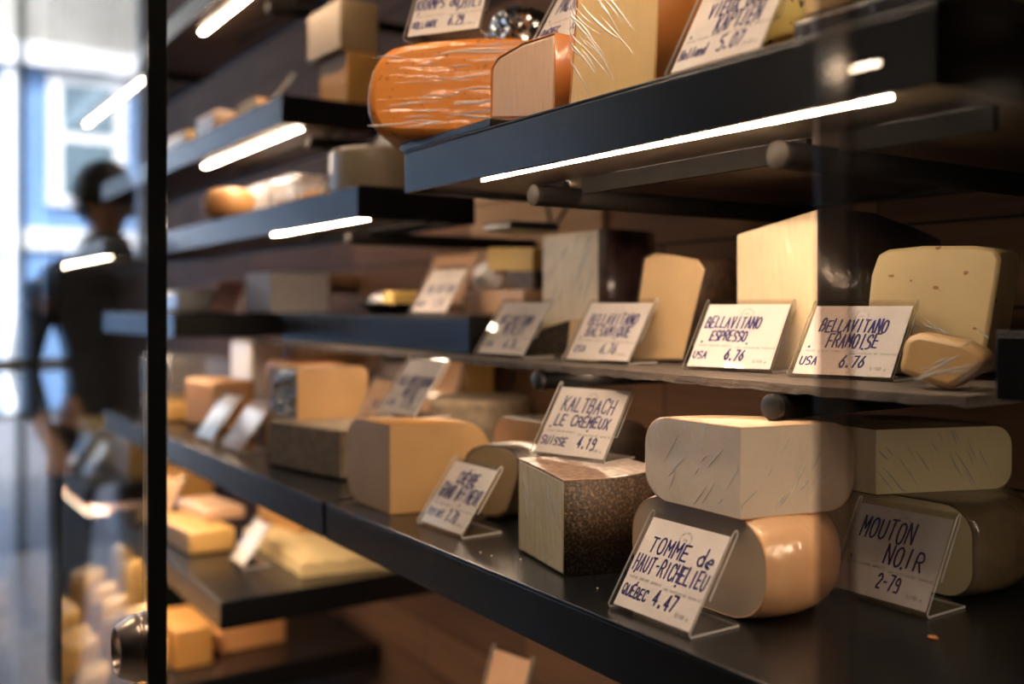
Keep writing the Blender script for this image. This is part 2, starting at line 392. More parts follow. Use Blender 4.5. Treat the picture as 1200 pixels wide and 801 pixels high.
# ================================================================ THE SETTING
WY = 1.22
struct('wall_back', B(-6, 3, WY, WY+.1, -1.34, 2.3), WOOD)
a, b = gy(553, 300, WY-.01), gy(706, 300, WY-.01)
struct('trim_1', B(a.x, b.x, WY-.012, WY+.01, -.02, .40), wood('pale old plank', (.34,.21,.125), (.62,.42,.27), .24))
struct('floor', B(-6, 3, -3.6, WY, -1.39, -1.34), mat('dark floor tile', (.10,.095,.09), .35, (.15,.14,.13), 6))
PLW = mat('pale plaster', (.72,.70,.66), .8, (.76,.74,.70), 8)
CHAR = mat('charcoal plaster', (.035,.034,.034), .8, (.05,.048,.047), 8)
struct('ceiling', B(-6.1, 3, -3.6, WY+.1, 2.3, 2.4), PLW)
struct('wall_right', B(3, 3.1, -3.6, WY, -1.34, 2.3), CHAR)
struct('wall_front', B(-6, 3, -3.7, -3.6, -1.34, 2.3), CHAR)
bm = bmesh.new()
for y0, y1 in ((-3.6,-3.3), (-1.24,-1.07)): box(bm, -6.1, -6, y0, y1, -1.34, 2.2)
box(bm, -6.1, -6, .75, WY, -1.34, 2.2)
box(bm, -6.1, -6, -3.6, WY, 2.2, 2.3); box(bm, -6.1, -6, -3.6, -1.07, -1.34, -.95)
struct('wall_left', bm, CHAR)
FRW = mat('white window paint', (.80,.82,.84), .4, (.84,.85,.86), 10); FRD = mat('dark window paint', (.02,.022,.024), .4, (.03,.03,.03), 10)
bm = bmesh.new(); box(bm, -6.08, -5.98, -1.07, -.92, -1.34, 2.2); box(bm, -6.08, -5.98, -.92, .75, 2.12, 2.2); box(bm, -6.08, -5.98, -.92, .75, -.35, -.28)
o = struct('window_1', bm, FRW); 
bm = bmesh.new(); box(bm, -6.06, -6.0, -.33, -.28, -1.34, 2.12); link('mullion', bm, FRD, o)
bm = bmesh.new()
for y in (-3.3, -2.3, -1.29): box(bm, -6.08, -5.98, y, y+.05, -.95, 2.2)
box(bm, -6.08, -5.98, -3.3, -1.24, -.95, -.9); box(bm, -6.08, -5.98, -3.3, -1.24, 2.15, 2.2)
struct('window_2', bm, FRD)
# the street outside
struct('street', B(-16, -6.1, -14, 10, -1.75, -1.6), mat('asphalt', (.16,.165,.17), .9, (.21,.21,.22), 30))
fa = thing('blue_facade_building', 'blue painted house front with white window trim across the street', 'building', (-16, 0, -1.5))
bm = bmesh.new(); box(bm, -1, .02, -14, 10, 5.2, 11); link('upper_wall', bm, mat('pale render', (.27,.265,.24), .8, (.32,.315,.29), 2), fa)
bm = bmesh.new(); box(bm, -1, 0, -14, 10, 0, 5.2); link('wall', bm, mat('blue clapboard', (.13,.26,.50), .6, (.16,.30,.54), 3), fa)
WH = mat('white trim paint', (.82,.85,.88), .5, (.86,.88,.9), 5); PANE = mat('dark street window', (.10,.17,.22), .15, (.14,.22,.27), 2)
bm = bmesh.new(); box(bm, 0, .3, -14, 10, 5.0, 5.3); box(bm, 0, .12, -14, 10, 2.35, 2.65)
for y in (-3.55, -1.35, .9): box(bm, 0, .14, y-.1, y+.1, 0, 5.0)
link('trim', bm, WH, fa)
for y in (-5.3, -2.45, -.2):
    bm = bmesh.new(); box(bm, 0, .1, y-.55, y+.55, 3.0, 4.95); f = link('window', bm, WH, fa)
    bm = bmesh.new(); box(bm, .09, .12, y-.36, y+.36, 3.15, 3.95); box(bm, .09, .12, y-.36, y+.36, 4.1, 4.8); link('pane', bm, PANE, f)
# ================================================================ SHELVES AND LIGHTS
def led(parent, x0, x1, y, z, w_=.012, k=1):
    m = emit('warm led %.2f' % k, WARM, LED*k)
    bm = bmesh.new(); box(bm, x0, x1, y, y+w_, z-.004, z-.0012); return link('led_strip', bm, m, parent)
def shelf(label, x0, x1, y0, y1, zt, leds=(), th=.057, ledy=.033, rail=True, under=True, name='shelf', lw=.012, k=1, hidden=None):
    t = thing(name, label, 'shelf', ((x0+x1)/2, y0, zt-th)); ox, oy, oz = t.location
    e = .0035
    bm = bmesh.new()                                                  # a box open below: top plate, lips on all four sides
    box(bm, x0-ox, x1-ox, 0, y1-y0, th-e, th); box(bm, x0-ox, x1-ox, 0, e, 0, th-e); box(bm, x0-ox, x1-ox, y1-y0-e, y1-y0, 0, th-e)
    box(bm, x0-ox, x0-ox+e, e, y1-y0-e, 0, th-e); box(bm, x1-ox-e, x1-ox, e, y1-y0-e, 0, th-e)
    link('body', bm, SHELF, t, mods=[('BEVEL', dict(width=.0012, segments=2, limit_method='ANGLE'))])
    if under: link('underside', B(x0-ox+e, x1-ox-e, e, y1-y0-e, .008, .012), mat('oiled brown underside', (.055,.036,.026), .4, (.08,.052,.038), 20), t)
    for a, b in leds:
        led(t, a-ox, b-ox, ledy, .008, lw, k)
        if hidden:                                                    # unseen second strip added behind the rail for more light; rail notched at pegs
            xs = [a-.02]+[q for h in hidden[1:] for q in h]+[b+.02]
            bm = bmesh.new()
            for q0, q1 in zip(xs[::2], xs[1::2]):
                led(t, q0+.03-ox, q1-.03-ox, ledy+.114, .008, .012, .85)
                box(bm, q0-ox, q1-ox, ledy+.10, ledy+.108, -.012, .0075)
            link('rail', bm, RAIL, t)
        elif rail: link('rail', B(a-ox-.02, min(b+.02, x1)-ox-.005, ledy+.10, ledy+.108, -.002, .0075), RAIL, t)
    return t
def peg(x, y0, y1, z, label, m=CAP, r=.013, cat='shelf peg'):
    t = thing('shelf_peg', label, cat, (x, y0, z))
    bm = bmesh.new(); cyl(bm, (0, .004, 0), (0, y1-y0, 0), r*.97, n=28); link('rod', bm, RAIL, t, smooth=40)
    bm = bmesh.new(); lathe(bm, [(r*.2, -.001), (r*.85, 0), (r, .0015), (r, .008)], (0,0,0), 'y', 28); 
    bm.verts.ensure_lookup_table(); bm.faces.new(bm.verts[:28]); bm.faces.new(bm.verts[-28:]); link('end_cap', bm, m, t, smooth=40)
    return t
F = .605
shelf('thick black top shelf carrying the orange cheese, lit from below', -1.176, -.40, F, WY-.01, .207, [(-1.035, -.46)], lw=.0025, k=2.0, hidden=((-1.035, -.46), (-1.0, -.965), (-.622, -.585)))
shelf('thick black shelf above the top edge of the view', -1.25, -.30, .45, WY-.01, .62, [(-1.15, -.40)], ledy=.02, k=1.1)  # unseen shelf, set forward so its strip lights the cheese fronts
shelf('black shelf end under the grey cheese wheel, upper left of the middle', -3.05, -1.53, .70, .93, .205, [(-2.03, -1.546)])
shelf('black shelf holding two stacked blocks high on the wall', -3.6, -1.886, .70, .93, .42, [(-2.62, -1.96)], ledy=.06)
shelf('uppermost black shelf at the top edge beside the glass door', -3.15, -1.5, .70, .93, .772, [(-2.63, -1.75)], ledy=.055)
shelf('black shelf at the top seen only through the glass door', -4.6, -3.2, .70, .93, .772, [(-4.2, -3.28)], ledy=.055)
shelf('black shelf behind the glass door with a bright glow under it', -4.6, -3.09, F, .93, .205, [(-4.3, -3.15)])  # this strip glows in place of light on the wood underside
shelf('black shelf at eye height with the butter plate on it', -2.20, -1.36, .815, WY-.01, -.0145, [], th=.061)
shelf('grey-black shelf at eye height just behind the glass door edge', -3.09, -2.317, F, WY-.01, -.013, [(-3.0, -2.4)])
shelf('black shelf end at the far right with a foil cheese on it', -.463, .3, .78, WY-.01, -.019, [(-.4, .2)])
shelf('long black shelf on the left with the quarter cheese near its end', -3.08, -1.452, F, WY-.01, -.30, [(-2.9, -1.55)])
shelf('long black shelf in front carrying the dark-rinded wedge', -1.440, -.25, F, WY-.01, -.30, [(-1.35, -.35)])
shelf('low black shelf with the flat slab cheese on its corner', -3.03, -1.97, F, WY-.01, -.585, [(-2.98, -2.05)], k=1.3)
shelf('low black shelf far behind the glass with white tagged cheeses', -5.0, -3.37, F, WY-.01, -.572, [(-4.8, -3.42)], k=2)
shelf('black shelf below the front shelf, almost hidden', -1.30, -.2, .70, WY-.01, -.66, [])
shelf('lowest black display shelf crowded with wrapped packs', -5.2, -2.50, .28, WY-.01, -.93, [])
# rough board bridging two shelf ends
bd = thing('slate_board', 'thin rough grey board under the row of wedges with lettered signs', 'board', (-.755, .80, -.087))
bm = bmesh.new(); random.seed(3); n = 150; rows = []
for i in range(n+1):
    x = -1.42+1.675*i/n; j = random.uniform(-.0016, .0016); jz = random.uniform(-.0012, .0012)
    y = -.022+j + (.018*max(0, (i-n+4)/4))
    rows.append([bm.verts.new(q) for q in ((x, y, .0015+jz), (x, y+.002*random.random(), .0105+jz*.3), (x, .4, .0115), (x, .4, .001))])
for a, b in zip(rows, rows[1:]):
    for k in range(4): bm.faces.new((a[k], b[k], b[(k+1)%4], a[(k+1)%4]))
bm.faces.new(rows[0]); bm.faces.new(rows[-1][::-1])
link('plate', bm, mat('weathered grey wood', (.17,.13,.105), .65, (.09,.075,.065), 40, bump=.5, bscale=90, stretch=(.3,1,3)), bd)
led(bd, -1.30, -.90, .055, .0015, .012, .3); led(bd, -.85, -.22, .055, .0015, .012, .6)  # unseen strips added under the board to light the row below
BK = mat('matte black cap', (.012,.012,.014), .45, (.02,.02,.02), 40)
peg(-.983, .677, WY, .1345, 'nickel-capped peg under the left end of the top shelf')
peg(-.603, .676, WY, .1345, 'nickel-capped peg under the right part of the top shelf')
peg(-1.117, .775, WY, -.1, 'black-capped peg below the board behind the pale wedge sign', BK)
peg(-.691, .765, WY, -.1, 'black-capped peg below the board above the pale stacked cheeses', BK)
peg(-2.0, .80, WY, .35, 'peg with pale cap beside the light strip under the high shelf')
peg(-1.75, .78, WY, .132, 'peg with pale cap under the shelf of the grey cheese wheel')
peg(-2.25, .80, WY, .70, 'peg with pale cap just under the uppermost light strip')
p = gy(365, 332, 1.08)
t = thing('wooden_knob', 'short brown wooden knob on the bluish wall above the butter plate shelf', 'knob', (p.x, 1.08, p.z))
bm = bmesh.new(); cyl(bm, (0,0,0), (.0,.14,0), .028, .03, 24); link('knob', bm, mat('brown wood end', (.16,.085,.04), .5, (.09,.045,.02), 30), t, smooth=40)
p = gy(622, 263, WY-.004)
t = tag(link('peg_hole', B(0,0,0,0,0,0) if 0 else bmesh.new(), DARK), 'dark round peg hole in the pale wall plank', 'hole'); bpy.data.objects.remove(t)
bm = bmesh.new(); cyl(bm, (p.x, WY-.003, p.z), (p.x, WY+.02, p.z), .016, n=24); tag(link('hole_plug', bm, mat('hole dark', (.01,.008,.007), .8, (.015,.012,.01), 30)), 'dark round hole in the pale wall plank behind the purple-rinded wedge', 'hole')  # black disc on the wall stands in for the shade inside a hole
def wire(name, label, pts, r, m, cat='wire'):
    bm = bmesh.new()
    for a, b in zip(pts, pts[1:]): cyl(bm, a, b, r, n=8)
    return tag(link(name, bm, m), label, cat)
wire('lamp_wire', 'black wire hanging in a V above the purple-rinded wedge', [gy(630,190,WY-.014), gy(647,270,WY-.014), gy(690,200,WY-.014)], .0035, BK)
lp = [gy(578+22*math.cos(a), 440+24*math.sin(a), 1.17) for a in [math.radians(x) for x in range(-20, 205, 15)]]
wire('cable_loop', 'thin black cable looping down below the board', lp, .004, BK)
a = gy(566, 236, .90); b = gy(622, 226, .90)
tag(link('power_box', B(a.x, a.x+.085, .90, 1.0, .130, .1435), mat('blue black box paint', (.014,.02,.034), .35, (.02,.026,.04), 20), mods=[BEV(.002)]), 'slim blue-black power box under the top shelf left end', 'box')
# ================================================================ GLASS DOORS
GL = clear('door glass', (.93,.955,.95), .05, .0)
GLR = clear('tinted door glass', (.74,.76,.78), .05, .0)
EDG = mat('black glossy edge', (.008,.009,.01), .12, (.012,.012,.013), 10)
STEEL = mat('polished bronze nickel', (.62,.47,.36), .28, (.68,.53,.42), 40, metal=1, stretch=(1,.05,1))
def gdoor(label, x0, x1, y, th, glass, edge_w, side=1, pull=None, edgemat=EDG):
    t = thing('glass_door', label, 'glass door', ((x0+x1)/2, y, -1.35)); ox, oy, oz = t.location
    link('pane', B(x0-ox, x1-ox-(.003 if side > 0 else 0), .004, th-.004, 0, 2.9), glass, t)
    xe = (x1-.003, x1) if side > 0 else (x0-edge_w, x0)
    link('edge_profile', B(xe[0]-ox, xe[1]-ox, 0, th, 0, 2.9), edgemat, t, mods=[BEV(.001)])
    if pull:
        px, pz = pull; bm = bmesh.new()
        rings = lathe(bm, [(.0185,.004),(.0185,-.018),(.0195,-.0205),(.0215,-.0205),(.0235,-.018),(.0300,-.006),(.0308,-.004),(.0308,-.0015),(.0296,-.0005),(.0302,.001),(.0312,.003),(.0312,.010),(.0185,.010),(.0185,.004)], (px-ox, 0, pz-oz), 'y', 64)
        link('finger_pull', bm, STEEL, t, smooth=30)
        bm = bmesh.new()
        for k, dx in enumerate((0, .0115)):
            zz = [-.04-.03*i for i in range(8 if k else 11)]; pts = [(px-ox+.004+dx+random.uniform(-.0006,.0006), .0034, z-oz) for z in zz]
            for a, b in zip(pts, pts[1:]): cyl(bm, a, b, .0005, n=6)
        o = link('drip_mark', bm, mat('dried drip', (.6,.62,.65), .4, (.5,.52,.55), 50), t)
    return t
gdoor('clear sliding glass door at the left with black edge and round metal finger pull', -1.95, -.930, .22, .0172, GL, .003, 1, (-.9645, -.316))
gdoor('farther clear glass door at the far left with a dark upright edge', -4.2, -1.66, .245, .0205, GL, .003, 1)
gdoor('glass door at the right standing in front of the dark wedges', -.392, 1.0, .50, .010, GLR, .022, -1, None, clear('seal strip', (.62,.58,.55), .06, .1, .035))
# ================================================================ CHEESE MATERIALS
def paste(name, r, g, b, **k):
    c = srgb(r, g, b); c = (c[0]*.84, c[1]*.89, c[2]*1.0); d = tuple(x*1.12 for x in c); return mat(name, c, k.pop('rough', .5), d, k.pop('scale', 14), **k)
P_CREAM = paste('cream paste in film', 236, 212, 170, film=.45)
P_CREAM2 = paste('cream paste streaky film', 250, 226, 180, film=.8, filmdir=(1,1,.30))
P_TAN = paste('tan paste', 226, 186, 132, film=.18)
P_HOLES = paste('golden paste with holes', 216, 184, 128, film=.12, spots=(srgb(150,105,60), 70, .70))
P_BEIGE = paste('beige matte paste', 214, 166, 108, rough=.42)
P_WHITE = paste('white paste in film', 244, 220, 190, film=.8, filmdir=(1,1,.55))
P_TOMME = paste('grey cream paste', 206, 180, 150, film=.2)
P_GREEN = paste('pale green yellow paste in film', 232, 208, 158, film=.9, filmdir=(1,1,.40))
P_ORANGE = paste('orange gouda skin in film', 222, 132, 40, film=.8, filmdir=(.10,.10,1), spots=(srgb(150,78,22), 150, .68))
P_ORANGE2 = paste('orange rind', 214, 128, 52, film=.25)
P_GOUDA = paste('aged gouda paste in film', 236, 192, 122, film=.5)
P_GOUDA2 = paste('pink beige paste in film', 214, 170, 130, film=.5)
P_SPECK = paste('yellow paste with herbs', 200, 176, 92, film=.2, spots=(srgb(60,50,20), 90, .66))
P_YEL = paste('butter yellow', 214, 176, 96); P_YEL2 = paste('golden pack cheese', 222, 170, 92, film=.4); P_OCH = paste('ochre cheese', 176, 124, 60)
P_ORG = paste('bright orange wedge', 236, 150, 80, film=.4)
P_SLAB = paste('layered slab', 232, 200, 140, bump=.6, bscale=50)
R_PURPLE = mat('dark purple rind', (.030,.014,.016), .42, (.075,.038,.036), 45, film=.35)
R_BLACK = mat('black coffee rind', (.010,.007,.005), .4, (.03,.018,.012), 200, film=.5)
R_BROWN = mat('brown mottled rind', (.040,.022,.011), .6, (.24,.16,.095), 300, bump=.45, bscale=260, lo=.48, hi=.74)
R_TOP = mat('pinkish brown rind', (.19,.105,.065), .5, (.36,.22,.15), 120, film=.2)
R_DBR = mat('dark brown rind', (.035,.017,.009), .5, (.075,.04,.022), 60, film=.2)
R_SPK = mat('dark speckled spice rind', (.03,.022,.016), .6, (.17,.11,.07), 240, lo=.5, hi=.7, bump=.7, bscale=200)
R_ORC = mat('pale orange rind', srgb(228,184,142), .5, srgb(216,166,120), 16, film=.3)
R_BEI = mat('golden wax rind', srgb(214,160,92), .4, srgb(204,146,80), 14)
R_GREY = mat('grey rind', srgb(140,122,100), .7, srgb(112,98,82), 60, bump=.4)
R_GRN = mat('olive rind', srgb(112,94,68), .5, srgb(84,70,50), 30, film=.4)
FOIL = mat('silver foil', (.72,.70,.68), .22, (.8,.78,.76), 30, metal=1, bump=1, bscale=35)
WRAPW = mat('white wrap', (.72,.72,.74), .3, (.8,.8,.82), 20, film=.6)
CLR = clear('clear tub plastic', (.90,.89,.88), .06, .05, .06, .3)
# ================================================================ ROW ON THE FRONT SHELF (top at -.30)
Z = -.30
wheel_q = quarter('cheese_wedge', 'large beige quarter cheese with golden rind at the left end of the front shelf', (-1.30, .646, Z+.0015), 80, 180, .156, .127, .05, P_BEIGE, R_BEI)
wheel('cheese_round', 'low dark round cheese with orange top at the back, right of the brown card', -1.66, 1.02, Z+.0015, .10, .125, .012, [], R_GREY, None)
wheel('cheese_half', 'black-topped half cheese with wrinkled film on its pale cut face', -1.20, .88, Z+.0015, .135, .127, .03, [(-1.2, .848, .05, -1)], paste('grey film paste', 176, 156, 128, film=.7), R_BLACK)
slab('cheese_wedge', 'small film-wrapped grey wedge with dark brown side behind the leaning sign', [(541,560),(545,535),(560,523),(588,523),(604,533),(608,550),(600,580),(592,606),(560,606)], (-1.10, .77), 12, .06, paste('grey beige film wedge', 190, 160, 118, film=.6), R_DBR, bev=.004, smoothit=1, drop=Z+.002)
kz = .106
pr = prism('cheese_wedge', 'wedge with dark mottled brown rind and film-shiny cut face under the tallest sign', [(-1.024,.684),(-.960,.671),(-.894,.6585),(-.884,.69),(-.879,.725),(-.882,.765),(-.90,.80),(-1.0,.805)], Z+.001, kz, paste('straw paste bright film', 236, 206, 148, film=1, filmdir=(1,1,.35)), R_BROWN, rfaces=(2,3,4,5,6), bev=.003, heights=[.112,.110,.105,.105,.105,.106,.108,.112])
creases(pr, (-1.024,.684,Z+.001), (.130,-.0255,0), (0,0,.107), (-.19,-.98,0), 14, 18, ang=120, spread=10, lmin=.15, lmax=.7, r=.0005, area=(.1,.95,.3,.95))
bm = bmesh.new(); o0 = pr.location
tp = [(-1.024,.684,.1122),(-.960,.671,.1102),(-.894,.6585,.1055),(-.884,.69,.1055),(-.879,.725,.1055),(-.882,.765,.1065),(-.90,.80,.1085),(-1.0,.805,.1122)]
lo_ = [bm.verts.new((x-o0.x, y-o0.y, Z+.001+h-o0.z-.001)) for x, y, h in tp]; hi_ = [bm.verts.new((x-o0.x, y-o0.y, Z+.0016+h-o0.z)) for x, y, h in tp]
bm.faces.new(hi_); bm.faces.new(lo_[::-1])
for i in range(8): bm.faces.new((lo_[i], lo_[(i+1)%8], hi_[(i+1)%8], hi_[i]))
link('top_rind', bm, R_TOP, pr)['label'] = 'pinkish brown flat top'
prism('cheese_block', 'dark film-wrapped block standing behind the mottled brown wedge', [(-1.0,.90),(-.885,.90),(-.885,1.0),(-1.0,1.0)], Z+.001, .125, R_GRN, None, bev=.008)
# stacked pale cheeses
wheel('cheese_half', 'pale orange half cheese with grey cut face, lower one of the pale stack', -.738, .757, Z+.0015, .108, .098, .042, [(-.74, .708, -.02, -1)], P_TOMME, R_ORC)
oo = quarter('cheese_wedge', 'film-wrapped white wedge with faint orange rim lying on the pale orange half', (-.668, .700, Z+.100), 80, 180, .136, .085, .030, P_WHITE, R_ORC if 0 else mat('whitish orange film rind', srgb(240,204,164), .4, srgb(232,190,150), 20, film=.6))
a_ = math.radians(80); ca, sa = math.cos(a_), math.sin(a_)
creases(oo, (-.668-.112,.700,Z+.102), (.11,0,0), (0,0,.08), (0,-1,0), 11, 14, ang=50, spread=16, lmin=.12, lmax=.5, r=.0005)
creases(oo, (-.668,.700,Z+.102), (.11*ca,.11*sa,0), (0,0,.08), (sa,-ca,0), 12, 15, ang=48, spread=18, lmin=.1, lmax=.4, r=.0005)
wheel('cheese_half', 'dark-rinded half cheese behind the sign reading MOUTON NOIR', -.725, 1.0, Z+.0015, .150, .094, .03, [(-.7, .945, .0, -1)], P_GREEN, R_GRN)
oo = quarter('cheese_wedge', 'greenish film-wrapped wedge with two cut faces lying on the half at the right', (-.685, .925, Z+.097), 70, 178, .172, .070, .022, P_GREEN, R_GRN)
a_ = math.radians(70); ca, sa = math.cos(a_), math.sin(a_)
creases(oo, (-.685,.925,Z+.099), (.155*ca,.155*sa,0), (0,0,.066), (sa,-ca,0), 18, 16, ang=125, spread=6, fan=-20, lmin=.2, lmax=.8, r=.00045)
crumple('crumb', 'tiny orange crumb on the front shelf by the right sign', (*gz(1093, 748, Z).xy, Z+.0005), (.006,.004,.0015), P_ORG, 3, cat='crumb', sub=2)
for i, (u, v) in enumerate(((563,648),(576,652),(610,656),(700,690))):
    q = gz(u, v, Z); crumple('crumb', ('pale crumb near the foot of the leaning sign','small pale crumb beside the leaning sign foot, nearer the dark wedge','pale crumb at the left bottom corner of the dark wedge','pale crumb between the dark wedge and the largest sign')[i], (q.x, q.y, Z+.0004), (.0014,.0014,.001), P_CREAM, 5+i, cat='crumb', sub=1)
# its signs
N1, N2 = .60, .46
sign('upright ticket sign reading KALTBACH LE CREMEUX on top of the dark mottled wedge', (-.978, .722, Z+.1145), .262, .63, [('KALTBACH', .02, .62, .145, .72), ('LE CRÉMEUX', .02, .46, .105, .74)], ('SUISSE', -.25, .36), ('4.19', .19, .24), 11)
sign('nearest sign reading TOMME de HAUT-RICHELIEU on the front shelf edge', (-.7195, .626, Z+.0003), .006, .587, [('TOMME de', .05, .62, .12, .78), ('HAUT-RICHELIEU', .01, .45, .12, .88)], ('QUÉBEC', -.27, .32), ('4.47', .10, .28), 23)
sign('sign reading MOUTON NOIR at the right behind the glass', (-.637, .858, Z+.0003), .012, .52, [('MOUTON', -.10, .62, .16, .56), ('NOIR', .14, .42, .15, .40)], None, ('2-79', .06, .24), 31)
sign('leaning sign reading CHEVRE GRAND AFFINEUR by the beige quarter cheese', (-1.168, .650, Z+.0003), .026, .626, [('CHÈVRE', .02, .66, .13, .42), ('GRAND AFFINEUR', .02, .47, .15, .86)], ('PAYS-BAS', -.26, .34), ('7.70', .12, .24), 41)
sign('whitish sign reading OLD AMSTERDAM WHITE standing on the beige quarter cheese', (-1.405, .706, Z+.1295), .065, .606, [('OLD AMSTERDAM', .02, .52, .12, .84), ('WHITE', .05, .36, .12, .36)], ('USA', -.3, .2), ('7.79', .1, .24), 53)
# ================================================================ ROW ON THE ROUGH BOARD (top at -.0755)
Z = -.0757
sign('sign reading BELLAVITANO MERLOT, first from the left on the rough board', (-1.278, .815, -.0757), .135, .62, [('BELLAVITANO', .0, .58, .11, .66), ('MERLOT', .05, .42, .13, .46)], ('USA', -.31, .18), ('6.76', .12, .24), 61)
sign('sign reading BELLAVITANO BALSAMIQUE, second from the left on the rough board', (-1.062, .832, Z), .22, .635, [('BELLAVITANO', .0, .60, .125, .74), ('BALSAMIQUE', .0, .45, .115, .68)], ('USA', -.31, .18), ('6.76', .12, .24), 67)
sign('sign reading BELLAVITANO ESPRESSO with a bare strip at its right', (-.843, .857, Z), .314, .676, [('BELLAVITANO', -.10, .60, .125, .64), ('ESPRESSO', -.10, .45, .105, .42)], ('USA', -.35, .17), ('6.76', .04, .22), 71)
sign('sign reading BELLAVITANO FRAMOISE, last at the right of the rough board', (-.684, .860, Z), .2575, .71, [('BELLAVITANO', -.02, .60, .125, .66), ('FRAMOISE', .02, .43, .14, .50)], ('USA', -.34, .18), ('6.76', .08, .24), 73)
oo = prism('cheese_wedge', 'tall cream wedge with dark purple rind wrapped in film', [(-1.352,.95),(-1.200,.95),(-1.18,.97),(-1.185,1.03),(-1.21,1.07),(-1.34,1.07)], Z, .195, P_CREAM2, R_PURPLE, rfaces=(1,2,3), bev=.005)
creases(oo, (-1.352,.95,Z), (.152,0,0), (0,0,.193), (0,-1,0), 14, 7, ang=58, spread=14, lmin=.15, lmax=.5, r=.0006, area=(.05,.95,.4,.95))
slab('cheese_wedge', 'low wedge with dark speckled rind between the first two board signs', [(606,421),(664,421),(668,381),(632,392)], (-1.21,.90), 8, .045, R_SPK, P_TAN, bev=.002, rlabel='pale cut top', drop=Z)
oo = slab('cheese_wedge', 'smooth tan wedge with dark brown side behind the second board sign', [(738,436),(800,436),(826,330),(818,318),(790,312),(766,310),(754,316)], (-1.03,.93), 12, .11, P_TAN, R_DBR, back=1.0, bev=.004, drop=Z)
oo = prism('cheese_wedge', 'tallest cream wedge with black rind and sparkling film, rising behind the third board sign', [(-.91,.945),(-.78,.945),(-.738,.99),(-.725,1.05),(-.75,1.14),(-.88,1.14)], Z, .18, paste('ivory paste streaky film', 244, 212, 160, film=.9, filmdir=(1,1,.25)), R_BLACK, rfaces=(1,2,3), bev=.003, heights=[.170,.192,.186,.17,.16,.16])
creases(oo, (-.78,.945,Z), (.042,.045,0), (0,0,.185), (.05,-.04,0), 12, 9, ang=45, spread=30, lmin=.3, lmax=1.2, r=.0005)
oo = slab('cheese_slice', 'golden upright piece with small holes at the right of the rough board', [(1008,446),(1150,446),(1161,380),(1172,312),(1166,300),(1140,296),(1080,296),(1040,300),(1028,306),(1020,330)], (-.62,.965), 8, .055, P_HOLES, None, bev=.004, drop=Z)
creases(oo, *FRAME[oo.name], 20, 12, ang=150, spread=25, lmin=.06, lmax=.22, r=.0005, area=(.4,.9,.2,.42))
oo = slab('cheese_wedge', 'small film-wrapped wedge lying at the front right corner of the rough board', [(1052,440),(1112,462),(1152,436),(1156,420),(1130,404),(1076,394),(1060,400)], (-.505,.84), 20, .045, paste('wrapped beige wedge', 216, 170, 110, film=.9), None, bev=.006, drop=Z)
creases(oo, *FRAME[oo.name], 12, 10, ang=20, spread=25, lmin=.2, lmax=.7, r=.0006, area=(.1,.8,.25,.85))
# ================================================================ EYE-HEIGHT SHELF WITH THE PLATE (top at -.013)
Z = -.0128
PB = mat('brown and shaded card', srgb(206,164,128), .6, srgb(212,172,138), 20)
sign('greyish sign at eye height in front of the butter plate', (-1.642, .89, Z), .145, .585, [('OKA ARTISAN', .03, .44, .14, .72)], ('QUÉBEC', -.3, .26), ('5.29', .15, .24), 81)
sign('pinkish brown sign standing behind the greyish one at eye height', (-1.85, 1.03, Z+.018), .30, .50, [('CHEVRE', .05, .60, .11, .5), ('DES ALPES', .12, .46, .12, .7)], ('USA', -.3, .2), None, 83, w=.135, L=.13, card=PB)
pl = thing('plate_of_butter', 'small dark dish with foil and butter at the left end of the eye-height shelf', 'dish', (*gy(462, 360, .90).xy, Z))
bm = bmesh.new(); lathe(bm, [(.0,0),(.05,0),(.075,.018),(.078,.018),(.053,-.0),(.0,-.0)] if 0 else [(.002,0),(.045,0),(.072,.02),(.075,.02),(.05,.003),(.002,.003)], (0,0,0), 'z', 32); link('dish', bm, DARK, pl, smooth=40)
crumple('foil', '', (-.02,0,.028), (.055,.045,.022), FOIL, 4, parent=pl); link('butter', B(.005,.055,-.03,.03,.016,.045), P_YEL, pl, mods=[BEV(.005)])
a = gy(545, 370, .98)
prism('cheese_platter', 'low pale film-wrapped block under the little stack at eye height', [(a.x,.98),(a.x+.20,.98),(a.x+.20,1.12),(a.x,1.12)], Z, .045, P_GOUDA2, None, bev=.004)
slab('cheese_block', 'small yellow block on top of the little stack at eye height', [(571,318),(625,318),(625,290),(571,290)], (-1.45,1.02), 8, .05, P_YEL, None, bev=.003)
crumple('cheese_piece', 'crumpled film-wrapped piece on the low pale block', (*gy(575,345,1.02).xy, Z+.046), (.045,.035,.035), WRAPW, 9)
slab('cheese_piece', 'dark little block beside the crumpled film piece', [(592,345),(626,345),(626,317),(592,317)], (-1.45,1.01), 8, .05, R_DBR, None, bev=.004)
# ================================================================ TOP SHELF (top at .207)
Z = .2075
tr = tag(link('slate_tray', B(-1.20,-.97,.61,.86,Z,Z+.011), SHELF, mods=[BEV(.002)]), 'thin black tray under the big orange cheese', 'tray')
YB = (-1.12, .640); TANG = 56.6-0
o_out = [(447,161),(520,161),(575,161),(640,161),(640,44),(600,40),(540,41),(480,47),(452,55),(436,75),(428,105),(430,138)]
oo = slab('cheese_half', 'big orange film-wrapped cheese with rounded end on the top shelf', o_out, YB, 56.6, .14, P_ORANGE, None, back=.86, bev=.012, smoothit=1, drop=Z+.0115)
creases(oo, *FRAME[oo.name], 34, 3, ang=2, spread=7, lmin=.2, lmax=.75, r=.0007, area=(.12,.9,.1,.9), bend=.06)
oo = slab('cheese_wedge', 'small pinkish wedge with orange side in front of the big orange cheese', [(575,150),(650,150),(650,50),(612,62),(584,78),(576,90)], (-.95,.640), 2, .12, P_GOUDA2, P_ORANGE2, back=1.0, bev=.004, drop=Z)
